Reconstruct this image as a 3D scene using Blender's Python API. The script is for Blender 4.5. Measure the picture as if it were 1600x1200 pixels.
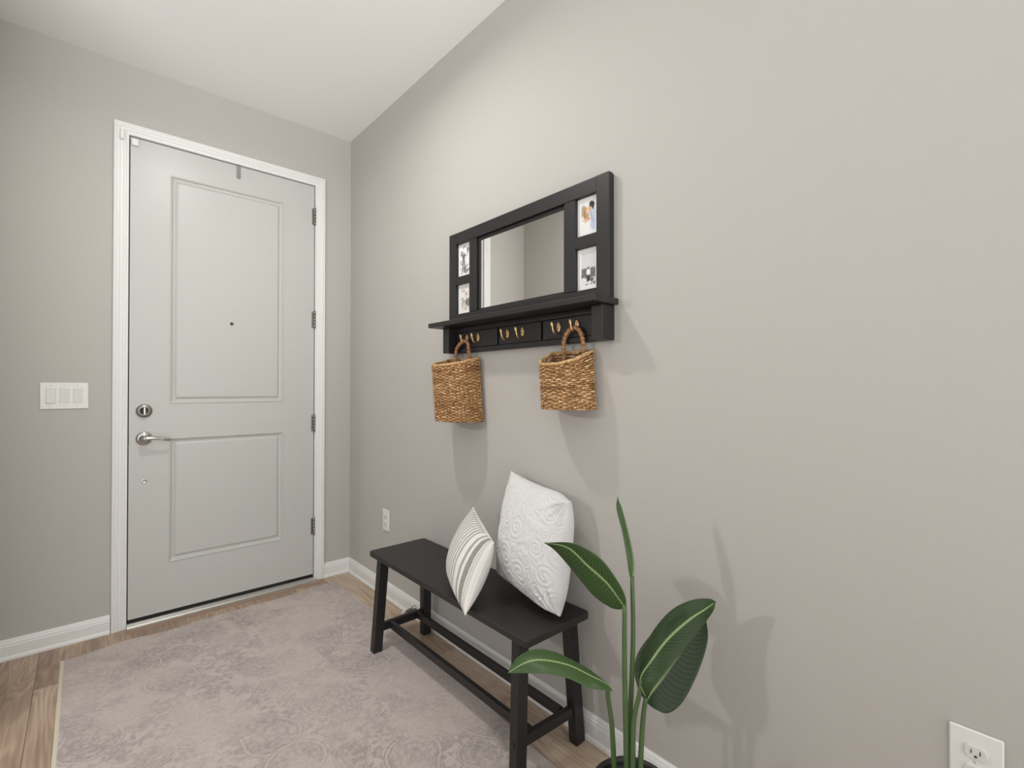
import bpy, math, random
import numpy as np
from mathutils import Vector, Matrix

for o in list(bpy.data.objects):
    bpy.data.objects.remove(o)
SC = bpy.context.scene
COL = SC.collection
PI = math.pi
H = 2.835            # ceiling height

# ------------------------------------------------------------------ camera
YAW, PITCH, ROLL = math.radians(41.645), math.radians(0.354), math.radians(0.077)
fwd = Vector((math.sin(YAW)*math.cos(PITCH), math.cos(YAW)*math.cos(PITCH), math.sin(PITCH)))
rgt = Vector((math.cos(YAW), -math.sin(YAW), 0))
upv = rgt.cross(fwd)
r2 = rgt*math.cos(ROLL)+upv*math.sin(ROLL)
u2 = -rgt*math.sin(ROLL)+upv*math.cos(ROLL)
cam = bpy.data.cameras.new('camera')
cam.sensor_width = 36.0
cam.lens = 751.12/1600*36.0
cam.clip_start = 0.02
camo = bpy.data.objects.new('camera', cam)
COL.objects.link(camo)
M = Matrix((r2, u2, -fwd)).transposed().to_4x4()
M.translation = Vector((-1.312, -3.0855, 1.211))
camo.matrix_world = M
SC.camera = camo

# ------------------------------------------------------------------ light
SC.view_settings.view_transform = 'Standard'
SC.view_settings.look = 'None'
SC.view_settings.gamma = 1.0
SC.view_settings.use_curve_mapping = False
SC.view_settings.exposure = -0.68
world = bpy.data.worlds.new('ambient_fill')
SC.world = world
world.use_nodes = True
wn = world.node_tree
wt = wn.nodes.new('ShaderNodeTexCoord')
ws = wn.nodes.new('ShaderNodeSeparateXYZ')
wr_ = wn.nodes.new('ShaderNodeMapRange')      # stronger fill from below the horizon, added to lift the ceiling
wr_.inputs['From Min'].default_value = -.55
wr_.inputs['From Max'].default_value = -.10
wr_.inputs['To Min'].default_value = 3.7
wr_.inputs['To Max'].default_value = 1.05
wn.links.new(wt.outputs['Generated'], ws.inputs[0])
wn.links.new(ws.outputs['Z'], wr_.inputs['Value'])
wn.nodes['Background'].inputs[0].default_value = (1.0, 1.0, .995, 1)
wy = wn.nodes.new('ShaderNodeMapRange')      # extra fill from behind the camera, added to brighten the door wall
wy.inputs['From Min'].default_value = -1
wy.inputs['From Max'].default_value = -.2
wy.inputs['To Min'].default_value = 3.2
wy.inputs['To Max'].default_value = .52
wn.links.new(ws.outputs['Y'], wy.inputs['Value'])
wm = wn.nodes.new('ShaderNodeMath')
wm.operation = 'MULTIPLY'
wn.links.new(wr_.outputs[0], wm.inputs[0])
wn.links.new(wy.outputs[0], wm.inputs[1])
wn.links.new(wm.outputs[0], wn.nodes['Background'].inputs[1])

def lamp(name, loc, power, size, color=(1, .985, .96), kind='AREA'):
    l = bpy.data.lights.new(name, kind)
    l.energy = power
    l.color = color
    if kind == 'AREA':
        l.shape = 'DISK'
        l.size = size
        l.spread = math.radians(166)
    else:
        l.shadow_soft_size = size
    o = bpy.data.objects.new(name, l)
    o.location = loc
    COL.objects.link(o)
    return o
lamp('foyer_downlight', (-.87, -1.30, 2.815), 21, .10)
study = lamp('study_lamp', (-3.0, -1.0, 1.85), 7, .12)
study.data.spread = math.radians(100)
study.rotation_euler = (Vector((0, -2.25, .75))-Vector((-3.0, -1.0, 1.85))).to_track_quat('-Z', 'Y').to_euler()

# ------------------------------------------------------------------ helpers
def lin(r, g=None, b=None):
    if g is None:
        r, g, b = r
    f = lambda c: (c/255/12.92) if c/255 <= .04045 else ((c/255+.055)/1.055)**2.4
    return (f(r), f(g), f(b), 1)

def mat(name, rgb, rough=.5, metal=0, bump=None, spec=.5, attr=None, var=None, coat=0, sheen=0):
    """rgb in sRGB 0-255; bump=(scale, strength, distance); var=(scale, amount)"""
    m = bpy.data.materials.new(name)
    m.use_nodes = True
    nt = m.node_tree
    b = nt.nodes['Principled BSDF']
    b.inputs['Base Color'].default_value = lin(rgb)
    b.inputs['Roughness'].default_value = rough
    b.inputs['Metallic'].default_value = metal
    b.inputs['Specular IOR Level'].default_value = spec
    b.inputs['Coat Weight'].default_value = coat
    b.inputs['Sheen Weight'].default_value = sheen
    tc = nt.nodes.new('ShaderNodeTexCoord')
    if attr:
        a = nt.nodes.new('ShaderNodeAttribute')
        a.attribute_name = attr
        nt.links.new(a.outputs['Color'], b.inputs['Base Color'])
    elif var:
        n = nt.nodes.new('ShaderNodeTexNoise')
        n.inputs['Scale'].default_value = var[0]
        n.inputs['Detail'].default_value = 4
        nt.links.new(tc.outputs['Object'], n.inputs['Vector'])
        mx = nt.nodes.new('ShaderNodeMix')
        mx.data_type = 'RGBA'
        c = lin(rgb)
        mx.inputs['A'].default_value = tuple(x*(1-var[1]) for x in c[:3])+(1,)
        mx.inputs['B'].default_value = tuple(min(1, x*(1+var[1])) for x in c[:3])+(1,)
        nt.links.new(n.outputs['Fac'], mx.inputs['Factor'])
        nt.links.new(mx.outputs['Result'], b.inputs['Base Color'])
    if bump:
        n = nt.nodes.new('ShaderNodeTexNoise')
        n.inputs['Scale'].default_value = bump[0]
        n.inputs['Detail'].default_value = 5
        nt.links.new(tc.outputs['Object'], n.inputs['Vector'])
        bp = nt.nodes.new('ShaderNodeBump')
        bp.inputs['Strength'].default_value = bump[1]
        bp.inputs['Distance'].default_value = bump[2]
        nt.links.new(n.outputs['Fac'], bp.inputs['Height'])
        nt.links.new(bp.outputs['Normal'], b.inputs['Normal'])
    return m

class MB:
    def __init__(s):
        s.v, s.f, s.sm, s.col = [], [], [], []
    def add(s, vs, fs, smooth=False, col=None):
        n = len(s.v)
        s.v += [tuple(x) for x in vs]
        s.f += [tuple(i+n for i in f) for f in fs]
        s.sm += [smooth]*len(fs)
        if col is not None:
            s.col += list(col) if not isinstance(col[0], float) else [col]*len(vs)
        return s
    def box(s, x0, x1, y0, y1, z0, z1, bev=0.0):
        """axis aligned box with chamfered edges"""
        x0, x1 = min(x0, x1), max(x0, x1)
        y0, y1 = min(y0, y1), max(y0, y1)
        z0, z1 = min(z0, z1), max(z0, z1)
        b = min(bev, (x1-x0)*.45, (y1-y0)*.45, (z1-z0)*.45)
        if b <= 0:
            vs = [(x, y, z) for x in (x0, x1) for y in (y0, y1) for z in (z0, z1)]
            fs = [(0, 1, 3, 2), (4, 6, 7, 5), (0, 4, 5, 1), (2, 3, 7, 6), (0, 2, 6, 4), (1, 5, 7, 3)]
            return s.add(vs, fs)
        # hull of 24 points by hand: faces, edge quads, corner tris
        P = {}
        vs = []
        X, Y, Z = (x0, x1), (y0, y1), (z0, z1)
        for i in (0, 1):
            for j in (0, 1):
                for k in (0, 1):
                    sx, sy, sz = (1, -1)[i], (1, -1)[j], (1, -1)[k]
                    for ax in range(3):
                        p = [X[i]+sx*b, Y[j]+sy*b, Z[k]+sz*b]
                        p[ax] = (X[i], Y[j], Z[k])[ax]
                        P[(i, j, k, ax)] = len(vs)
                        vs.append(tuple(p))
        fs = []
        for i in (0, 1):
            f = [P[(i, j, k, 0)] for j, k in ((0, 0), (1, 0), (1, 1), (0, 1))]
            fs.append(f if i else f[::-1])
            f = [P[(j, i, k, 1)] for j, k in ((0, 0), (0, 1), (1, 1), (1, 0))]
            fs.append(f if i else f[::-1])
            f = [P[(j, k, i, 2)] for j, k in ((0, 0), (1, 0), (1, 1), (0, 1))]
            fs.append(f if i else f[::-1])
        for i in (0, 1):
            for j in (0, 1):
                f = [P[(i, j, 0, 0)], P[(i, j, 1, 0)], P[(i, j, 1, 1)], P[(i, j, 0, 1)]]
                fs.append(f if i != j else f[::-1])
                f = [P[(0, i, j, 1)], P[(1, i, j, 1)], P[(1, i, j, 2)], P[(0, i, j, 2)]]
                fs.append(f if i != j else f[::-1])
                f = [P[(i, 0, j, 2)], P[(i, 1, j, 2)], P[(i, 1, j, 0)], P[(i, 0, j, 0)]]
                fs.append(f if i != j else f[::-1])
                for k in (0, 1):
                    f = [P[(i, j, k, 0)], P[(i, j, k, 1)], P[(i, j, k, 2)]]
                    fs.append(f if (i+j+k) % 2 else f[::-1])
        return s.add(vs, fs)
    def bar(s, a, b, wx, wy, up=(0, 1, 0), bev=.002):
        """rectangular bar from a to b"""
        a, b = Vector(a), Vector(b)
        d = (b-a).normalized()
        e1 = Vector(up).cross(d).normalized()
        e2 = d.cross(e1).normalized()
        q = bev
        prof = [(-wx/2+q, -wy/2), (wx/2-q, -wy/2), (wx/2, -wy/2+q), (wx/2, wy/2-q), (wx/2-q, wy/2), (-wx/2+q, wy/2), (-wx/2, wy/2-q), (-wx/2, -wy/2+q)]
        vs = [p+e1*x+e2*y for p in (a, b) for x, y in prof]
        n = 8
        fs = [(i, (i+1) % n, (i+1) % n+n, i+n) for i in range(n)]
        fs += [tuple(range(n))[::-1], tuple(range(n, 2*n))]
        return s.add(vs, fs)
    def tube(s, pts, r, n=8, closed=False, col=None, caps=True):
        pts = [Vector(p) for p in pts]
        m = len(pts)
        rr = r if hasattr(r, '__len__') else [r]*m
        vs = []
        prev = None
        for i, p in enumerate(pts):
            if closed:
                t = pts[(i+1) % m]-pts[i-1]
            else:
                t = pts[min(i+1, m-1)]-pts[max(i-1, 0)]
            t = t.normalized()
            if prev is None:
                ref = Vector((0, 0, 1)) if abs(t.z) < .9 else Vector((1, 0, 0))
                e = ref.cross(t).normalized()
            else:
                e = (prev-t*prev.dot(t)).normalized()
            prev = e
            g = t.cross(e)
            for k in range(n):
                a = 2*PI*k/n
                vs.append(p+(e*math.cos(a)+g*math.sin(a))*rr[i])
        fs = []
        for i in range(m if closed else m-1):
            j = (i+1) % m
            for k in range(n):
                l = (k+1) % n
                fs.append((i*n+k, i*n+l, j*n+l, j*n+k))
        if caps and not closed:
            fs.append(tuple(range(n))[::-1])
            fs.append(tuple(range((m-1)*n, m*n)))
        return s.add(vs, fs, True, col)
    def lathe(s, o, axis, prof, n=32):
        """prof: list of (radius, height along axis)"""
        o, ax = Vector(o), Vector(axis).normalized()
        e = (Vector((0, 0, 1)) if abs(ax.z) < .9 else Vector((1, 0, 0))).cross(ax).normalized()
        g = ax.cross(e)
        vs = []
        for r, h in prof:
            for k in range(n):
                a = 2*PI*k/n
                vs.append(o+ax*h+(e*math.cos(a)+g*math.sin(a))*r)
        fs = []
        for i in range(len(prof)-1):
            for k in range(n):
                l = (k+1) % n
                fs.append((i*n+k, i*n+l, (i+1)*n+l, (i+1)*n+k))
        if prof[0][0] > 1e-6:
            fs.append(tuple(range(n))[::-1])
        if prof[-1][0] > 1e-6:
            fs.append(tuple(range((len(prof)-1)*n, len(prof)*n)))
        return s.add(vs, fs, True)
    def grid(s, G, smooth=True, flip=False, col=None):
        """G: array (n,m,3)"""
        n, m = len(G), len(G[0])
        fs = []
        for i in range(n-1):
            for j in range(m-1):
                f = (i*m+j, i*m+j+1, (i+1)*m+j+1, (i+1)*m+j)
                fs.append(f[::-1] if flip else f)
        return s.add([p for row in G for p in row], fs, smooth, col)
    def extrude(s, prof, axis, a0, a1):
        """prof: list of (p,q) closed polygon; axis 'x': p=y, q=z; axis 'y': p=x, q=z; axis 'z': p=x, q=y"""
        def mk(p, q, a):
            return {'x': (a, p, q), 'y': (p, a, q), 'z': (p, q, a)}[axis]
        n = len(prof)
        vs = [mk(p, q, a0) for p, q in prof]+[mk(p, q, a1) for p, q in prof]
        fs = [(i, (i+1) % n, (i+1) % n+n, i+n) for i in range(n)]
        fs += [tuple(range(n))[::-1], tuple(range(n, 2*n))]
        return s.add(vs, fs)

def build(name, mb, material, parent=None, recalc=True):
    me = bpy.data.meshes.new(name)
    off = Vector((0, 0, 0))
    p = parent
    while p is not None:
        off += p.location
        p = p.parent
    vs = [(v[0]-off.x, v[1]-off.y, v[2]-off.z) for v in mb.v]
    me.from_pydata(vs, [], mb.f)
    me.polygons.foreach_set('use_smooth', mb.sm)
    if mb.col and len(mb.col) == len(mb.v):
        a = me.color_attributes.new('tint', 'FLOAT_COLOR', 'POINT')
        a.data.foreach_set('color', [c for q in mb.col for c in (q if len(q) == 4 else (*q, 1.0))])
    if recalc:
        import bmesh
        bm = bmesh.new()
        bm.from_mesh(me)
        bmesh.ops.recalc_face_normals(bm, faces=bm.faces)
        bm.to_mesh(me)
        bm.free()
    me.materials.append(material)
    o = bpy.data.objects.new(name, me)
    COL.objects.link(o)
    if parent is not None:
        o.parent = parent
    return o

def thing(name, label, cat, loc, group=None):
    o = bpy.data.objects.new(name, None)
    o.empty_display_size = .05
    o.location = loc
    COL.objects.link(o)
    o['label'] = label
    o['category'] = cat
    if group:
        o['group'] = group
    return o
def tag(o, label, cat, group=None):
    o['label'] = label
    o['category'] = cat
    if group:
        o['group'] = group
    return o
def struct(o):
    o['kind'] = 'structure'
    return o

rng = np.random.default_rng(7)
def vnoise(x, y, seed):
    """smooth value noise on numpy arrays"""
    r = np.random.default_rng(seed).random((257, 257))
    xi, yi = np.floor(x).astype(int), np.floor(y).astype(int)
    fx, fy = x-xi, y-yi
    fx, fy = fx*fx*(3-2*fx), fy*fy*(3-2*fy)
    g = lambda i, j: r[i % 257, j % 257]
    return (g(xi, yi)*(1-fx)+g(xi+1, yi)*fx)*(1-fy)+(g(xi, yi+1)*(1-fx)+g(xi+1, yi+1)*fx)*fy
def fbm(x, y, seed, o=4):
    s, a, t = 0, .5, 0
    for k in range(o):
        s = s+a*vnoise(x*2**k, y*2**k, seed+k)
        t += a
        a *= .55
    return s/t
def L3(rgb):
    return np.array(lin(rgb)[:3])
def catmull(P, n):
    """resample a list of 3-D points smoothly, n samples, evenly by arc length"""
    P = np.array(P, float)
    Q = np.vstack([2*P[0]-P[1], P, 2*P[-1]-P[-2]])
    out = []
    for i in range(len(P)-1):
        p0, p1, p2, p3 = Q[i:i+4]
        for t in np.linspace(0, 1, 16, endpoint=False):
            out.append(.5*((2*p1)+(-p0+p2)*t+(2*p0-5*p1+4*p2-p3)*t*t+(-p0+3*p1-3*p2+p3)*t**3))
    out.append(P[-1])
    out = np.array(out)
    d = np.concatenate([[0], np.cumsum(np.linalg.norm(np.diff(out, axis=0), axis=1))])
    s = np.linspace(0, d[-1], n)
    return np.stack([np.interp(s, d, out[:, k]) for k in range(3)], 1)

# ------------------------------------------------------------------ materials
def wall_material(name, rgb):
    m = bpy.data.materials.new(name)
    m.use_nodes = True
    nt = m.node_tree
    b = nt.nodes['Principled BSDF']
    b.inputs['Base Color'].default_value = lin(rgb)
    b.inputs['Roughness'].default_value = .62
    b.inputs['Specular IOR Level'].default_value = .3
    tc = nt.nodes.new('ShaderNodeTexCoord')
    n1 = nt.nodes.new('ShaderNodeTexNoise')
    n1.inputs['Scale'].default_value = 55
    n1.inputs['Detail'].default_value = 5
    n2 = nt.nodes.new('ShaderNodeTexNoise')
    n2.inputs['Scale'].default_value = 4
    n2.inputs['Detail'].default_value = 6
    n2.inputs['Distortion'].default_value = 1.2
    for n in (n1, n2):
        nt.links.new(tc.outputs['Object'], n.inputs['Vector'])
    ad = nt.nodes.new('ShaderNodeMath')
    ad.operation = 'MULTIPLY_ADD'
    ad.inputs[1].default_value = 3.0
    nt.links.new(n2.outputs['Fac'], ad.inputs[0])
    nt.links.new(n1.outputs['Fac'], ad.inputs[2])
    bp = nt.nodes.new('ShaderNodeBump')
    bp.inputs['Strength'].default_value = .13
    bp.inputs['Distance'].default_value = .004
    nt.links.new(ad.outputs[0], bp.inputs['Height'])
    nt.links.new(bp.outputs['Normal'], b.inputs['Normal'])
    return m
M_wall = wall_material('greige_paint', (184, 180.5, 175))
M_ceil = mat('ceiling_white', (236, 236, 234), .8, bump=(120, .15, .002))
M_trim = mat('trim_white', (226, 226, 224), .38, bump=(40, .03, .001))
M_door = mat('door_white', (191, 191, 187), .35, bump=(160, .05, .0006))
M_plate = mat('plastic_white', (226, 226, 222), .35)
M_dark = mat('dark_gap', (20, 19, 18), .7)
M_nickel = mat('satin_nickel', (190, 187, 182), .24, 1)
M_steel = mat('dull_steel', (150, 147, 142), .38, 1)
M_chrome = mat('bright_metal', (215, 215, 212), .12, 1)
M_alu = mat('threshold_alloy', (205, 203, 198), .28, 1, bump=(30, .2, .002))
M_black = mat('black_stain', (33, 31, 31), .42, bump=(90, .08, .001), spec=.45)
M_benchtop = mat('black_bench', (36, 33, 33), .46, bump=(70, .06, .001), spec=.5)
M_mirror = mat('mirror_glass', (250, 250, 249), .015, 1)
M_hook = mat('antique_brass', (222, 186, 136), .30, 1)
M_mat = mat('photo_mat', (232, 231, 228), .6)
M_print = mat('photo_print', (200, 200, 200), .3, attr='tint')
M_pot = mat('black_pot', (38, 37, 37), .45)
M_soil = mat('soil', (52, 40, 31), .95, bump=(80, .8, .01), var=(60, .4))

def wood_floor():
    m = bpy.data.materials.new('floor_planks')
    m.use_nodes = True
    nt = m.node_tree
    b = nt.nodes['Principled BSDF']
    b.inputs['Roughness'].default_value = .42
    b.inputs['Specular IOR Level'].default_value = .4
    tc = nt.nodes.new('ShaderNodeTexCoord')
    at = nt.nodes.new('ShaderNodeAttribute')
    at.attribute_name = 'tint'
    # each plank shifts the grain by its own amount
    off = nt.nodes.new('ShaderNodeVectorMath')
    off.operation = 'MULTIPLY_ADD'
    off.inputs[1].default_value = (37, 53, 11)
    nt.links.new(at.outputs['Color'], off.inputs[0])
    nt.links.new(tc.outputs['Object'], off.inputs[2])
    mp = nt.nodes.new('ShaderNodeMapping')
    mp.inputs['Scale'].default_value = (9, 1.1, 1)
    nt.links.new(off.outputs[0], mp.inputs['Vector'])
    n0 = nt.nodes.new('ShaderNodeTexNoise')
    n0.inputs['Scale'].default_value = 1.1
    n0.inputs['Detail'].default_value = 1.5
    n0.inputs['Distortion'].default_value = .6
    nt.links.new(mp.outputs[0], n0.inputs['Vector'])
    # rings: contour lines of the smooth noise
    mu = nt.nodes.new('ShaderNodeMath')
    mu.operation = 'MULTIPLY'
    mu.inputs[1].default_value = 85
    nt.links.new(n0.outputs['Fac'], mu.inputs[0])
    sn = nt.nodes.new('ShaderNodeMath')
    sn.operation = 'SINE'
    nt.links.new(mu.outputs[0], sn.inputs[0])
    mp2 = nt.nodes.new('ShaderNodeMapping')
    mp2.inputs['Scale'].default_value = (90, 3, 1)
    nt.links.new(off.outputs[0], mp2.inputs['Vector'])
    n1 = nt.nodes.new('ShaderNodeTexNoise')
    n1.inputs['Scale'].default_value = 1
    n1.inputs['Detail'].default_value = 5
    nt.links.new(mp2.outputs[0], n1.inputs['Vector'])
    a1 = nt.nodes.new('ShaderNodeMath')
    a1.operation = 'MULTIPLY_ADD'
    a1.inputs[1].default_value = .075
    nt.links.new(sn.outputs[0], a1.inputs[0])
    sf = nt.nodes.new('ShaderNodeMath')
    sf.operation = 'MULTIPLY_ADD'
    sf.inputs[1].default_value = .5
    sf.inputs[2].default_value = .25
    nt.links.new(n1.outputs['Fac'], sf.inputs[0])
    nt.links.new(sf.outputs[0], a1.inputs[2])
    mp3 = nt.nodes.new('ShaderNodeMapping')
    mp3.inputs['Scale'].default_value = (7, 1.6, 1)
    nt.links.new(off.outputs[0], mp3.inputs['Vector'])
    n3 = nt.nodes.new('ShaderNodeTexNoise')
    n3.inputs['Scale'].default_value = 1
    n3.inputs['Detail'].default_value = 3
    nt.links.new(mp3.outputs[0], n3.inputs['Vector'])
    a2 = nt.nodes.new('ShaderNodeMath')
    a2.operation = 'MULTIPLY_ADD'
    a2.inputs[1].default_value = .8
    nt.links.new(n3.outputs['Fac'], a2.inputs[0])
    nt.links.new(a1.outputs[0], a2.inputs[2])
    sp = nt.nodes.new('ShaderNodeSeparateColor')
    nt.links.new(at.outputs['Color'], sp.inputs[0])
    a3 = nt.nodes.new('ShaderNodeMath')
    a3.operation = 'MULTIPLY_ADD'
    a3.inputs[1].default_value = .22
    nt.links.new(sp.outputs[0], a3.inputs[0])
    nt.links.new(a2.outputs[0], a3.inputs[2])
    cr = nt.nodes.new('ShaderNodeValToRGB')
    cr.color_ramp.elements[0].position = .55
    cr.color_ramp.elements[0].color = lin(132, 113, 97)
    cr.color_ramp.elements[1].position = 1.35/1.35
    cr.color_ramp.elements[1].color = lin(200, 179, 157)
    e = cr.color_ramp.elements.new(.78)
    e.color = lin(166, 143, 124)
    dv = nt.nodes.new('ShaderNodeMath')
    dv.operation = 'MULTIPLY'
    dv.inputs[1].default_value = .77
    nt.links.new(a3.outputs[0], dv.inputs[0])
    nt.links.new(dv.outputs[0], cr.inputs['Fac'])
    nt.links.new(cr.outputs['Color'], b.inputs['Base Color'])
    return m
M_floor = wood_floor()

# ------------------------------------------------------------------ room shell
XL, YB = -3.2, -4.2           # how far the floor and ceiling run
# floor: planks along y, 0.1815 wide
fl = MB()
fl.add([(XL, YB, -.03), (.12, YB, -.03), (.12, .14, -.03), (XL, .14, -.03)], [(0, 1, 2, 3)], False, (0.0, 0.0, 0.0, 1.0))
fl.add([(XL, YB, -.0012), (.0, YB, -.0012), (.0, .14, -.0012), (XL, .14, -.0012)], [(0, 1, 2, 3)], False, (-2.2, .0, .0, 1.0))
PW = .1815
k0 = int(math.floor((XL+1.458)/PW))
rr = random.Random(5)
for k in range(k0, 10):
    xa, xb = -1.458+PW*k, -1.458+PW*(k+1)
    if xa > 0:
        break
    xb = min(xb, .0)
    if k == 0:
        st = -.384
    elif k == 7:
        st = -1.235
    else:
        st = -rr.uniform(.35, 1.5)
    cuts = [.14]
    y = st
    if k != 0 and k != 7 and st < -.9:
        y = st
    while y > YB:
        cuts.append(y)
        y -= 1.22
    cuts.append(YB)
    for a, b in zip(cuts[:-1], cuts[1:]):
        g = .0013
        c = (rr.random(), rr.random(), rr.random(), 1.0)
        fl.add([(xa+g, b+g, 0), (xb-g, b+g, 0), (xb-g, a-g, 0), (xa+g, a-g, 0)], [(0, 1, 2, 3)], False, c)
struct(build('floor', fl, M_floor))
ce = MB().box(XL, .12, YB, .14, H, H+.05)
struct(build('ceiling', ce, M_ceil))
# right wall (x = 0), the long one
struct(build('wall_right', MB().box(0, .12, YB, .14, -.03, H), M_wall))
# back wall (y = 0) with the doorway
DX0, DX1, DZ1 = -1.149, -.233, 2.473
wb = MB()
wb.box(XL, DX0-.02, 0, .14, -.03, H)
wb.box(DX1+.02, 0, 0, .14, -.03, H)
wb.box(DX0-.02, DX1+.02, 0, .14, DZ1+.02, H)
struct(build('wall_back', wb, M_wall))
struct(build('wall_left', MB().box(-1.72, -1.603, -.62, 0, -.03, H), M_wall))
# baseboards
bprof = [(0, 0), (.019, 0), (.0185, .008), (.016, .014), (.0135, .018), (.0135, .060), (.0115, .066), (.0115, .071), (.0085, .078), (.0075, .083), (.004, .089), (0, .089)]
b1 = MB().extrude([(-p, q) for p, q in bprof], 'x', -1.603, -1.213)
struct(build('baseboard_back', b1, M_trim))
b2 = MB().extrude([(-p, q) for p, q in bprof], 'x', -.172, 0)
struct(build('baseboard_back.001', b2, M_trim))
b3 = MB().extrude([(-p, q) for p, q in bprof], 'y', YB, 0)
struct(build('baseboard_right', b3, M_trim))
b4 = MB().extrude([(-1.603+p, q) for p, q in bprof], 'y', -.62, 0)
struct(build('baseboard_left', b4, M_trim))

# door casing: a moulded profile mitred round three sides
def casing():
    m = MB()
    # w outward from the opening, t thickness towards the room
    prof = [(0, -.10), (0, .010), (.003, .0125), (.010, .0125), (.012, .009), (.020, .0105), (.022, .0135), (.034, .0145), (.037, .0175), (.046, .0185), (.050, .0165), (.056, .018), (.060, .016), (.061, 0)]
    xi, xo, zt = DX0-.001, DX1+.001, DZ1+.002
    rows = []
    for w, t in prof:
        rows.append([(xi-w, -t, 0.0), (xi-w, -t, zt+w*.93), (xo+w, -t, zt+w*.93), (xo+w, -t, 0.0)])
    m.grid(rows, smooth=False)
    n = len(prof)
    return m
tr = struct(build('trim_1', casing(), M_trim))
# threshold under the door
th = MB()
th.extrude([(-.052, 0), (-.050, .005), (-.036, .008), (-.030, .013), (-.012, .022), (.0, .025), (.10, .025), (.10, 0)], 'x', DX0-.0005, DX1+.0005)
struct(build('trim_2', th, M_alu))
fs = MB().extrude([(-.078, 0), (-.0775, .004), (-.054, .0075), (-.0525, .0075), (-.0525, 0)], 'x', DX0-.004, DX1+.03)
M_strip = mat('transition_strip', (152, 128, 110), .45, var=(20, .15))
struct(build('trim_3', fs, M_strip))

# ------------------------------------------------------------------ front door
SX0, SX1, SZ0, SZ1 = -1.145, -.237, .039, 2.469
FY = -.002                      # door face
def door_slab():
    m = MB()
    P = [(-.979, -.4155, .290, .941), (-.979, -.4155, 1.121, 2.324)]
    y = FY
    def q(x0, x1, z0, z1):
        m.add([(x0, y, z0), (x1, y, z0), (x1, y, z1), (x0, y, z1)], [(0, 1, 2, 3)])
    q(SX0, P[0][0], SZ0, SZ1)
    q(P[0][1], SX1, SZ0, SZ1)
    q(P[0][0], P[0][1], SZ0, P[0][2])
    q(P[0][0], P[0][1], P[0][3], P[1][2])
    q(P[0][0], P[0][1], P[1][3], SZ1)
    steps = [(0, 0), (.001, -.0025), (.004, -.0035), (.008, -.001), (.010, .004), (.013, .0075), (.023, .009), (.026, .0065), (.033, .0015), (.037, .0005)]
    for x0, x1, z0, z1 in P:
        loops = [[(x0+d, y+e, z0+d), (x1-d, y+e, z0+d), (x1-d, y+e, z1-d), (x0+d, y+e, z1-d)] for d, e in steps]
        vs = [p for l in loops for p in l]
        f = []
        for i in range(len(loops)-1):
            for k in range(4):
                l = (k+1) % 4
                f.append((i*4+k, i*4+l, (i+1)*4+l, (i+1)*4+k))
        b = (len(loops)-1)*4
        f.append((b, b+1, b+2, b+3))
        m.add(vs, f)
    # edges and back
    Y1 = FY+.045
    m.add([(SX0, FY, SZ0), (SX1, FY, SZ0), (SX1, FY, SZ1), (SX0, FY, SZ1), (SX0, Y1, SZ0), (SX1, Y1, SZ0), (SX1, Y1, SZ1), (SX0, Y1, SZ1)],
          [(0, 1, 5, 4), (1, 2, 6, 5), (2, 3, 7, 6), (3, 0, 4, 7), (4, 5, 6, 7)])
    return m
door = struct(build('door_1', door_slab(), M_door, recalc=False))
# weather seal behind the gap and under the slab
sw = MB()
sw.box(DX0-.018, DX1+.018, .05, .06, 0.0255, DZ1+.02)
sw.box(SX0+.002, SX1-.002, FY+.004, FY+.04, .026, SZ0-.0004)
build('weather_seal', sw, M_dark, door)
# lever handle
hx, hz = -1.084, .946
lv = MB()
lv.lathe((hx, FY, hz), (0, -1, 0), [(.0345, 0), (.0345, .003), (.032, .008), (.026, .011), (.017, .0125), (.015, .015), (.0145, .034), (.014, .036), (0, .0365)], 36)
pts, rad = [], []
for i in range(15):
    t = i/14
    x = hx-.004+.113*t
    yy = FY-.047+.010*math.sin(t*PI)*(-.35)+.014*max(0, t-.75)*2
    z = hz+.004*math.sin(t*PI*1.6)-.006*t
    pts.append((x, yy, z))
    rad.append(.0122-.0055*min(1, t*1.7)+.0012*max(0, t-.6)*2.2 if t < .97 else .0055)
lv.tube(pts, rad, 12)
lv.lathe((hx, FY-.03, hz), (0, -1, 0), [(.0125, 0), (.0125, .018), (.010, .026), (.006, .029), (0, .03)], 24)
build('lever_handle', lv, M_nickel, door)
# deadbolt thumb-turn
db = MB().lathe((hx, FY, 1.086), (0, -1, 0), [(.034, 0), (.034, .004), (.0325, .009), (.028, .0125), (.024, .013), (.0225, .0145), (.017, .0145), (.0165, .011), (0, .011)], 40)
dbo = build('deadbolt', db, M_steel, door)
tt = MB()
tt.bar((hx, FY-.020, 1.086-.017), (hx, FY-.020, 1.086+.017), .011, .018, up=(0, 1, 0), bev=.003)
build('thumb_turn', tt, M_nickel, dbo)
# round flush bolt below
fb = MB().lathe((hx+.001, FY, .727), (0, -1, 0), [(.0125, 0), (.0125, .002), (.010, .004), (.0065, .0045), (.006, .003), (0, .003)], 24)
build('lock_button', fb, M_chrome, door)
# spy hole
sh = MB().lathe((-.692, FY, 1.566), (0, -1, 0), [(.0085, 0), (.0085, .002), (.007, .004), (.0055, .004), (.005, .0015), (0, .0015)], 20)
build('peephole', sh, mat('peephole_brass', (92, 80, 66), .35, .8), door)
# latch seen in the gap
la = MB().box(SX0-.0032, SX0-.0004, FY-.003, FY+.02, hz-.028, hz+.028)
build('latch', la, M_dark, door)
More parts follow.
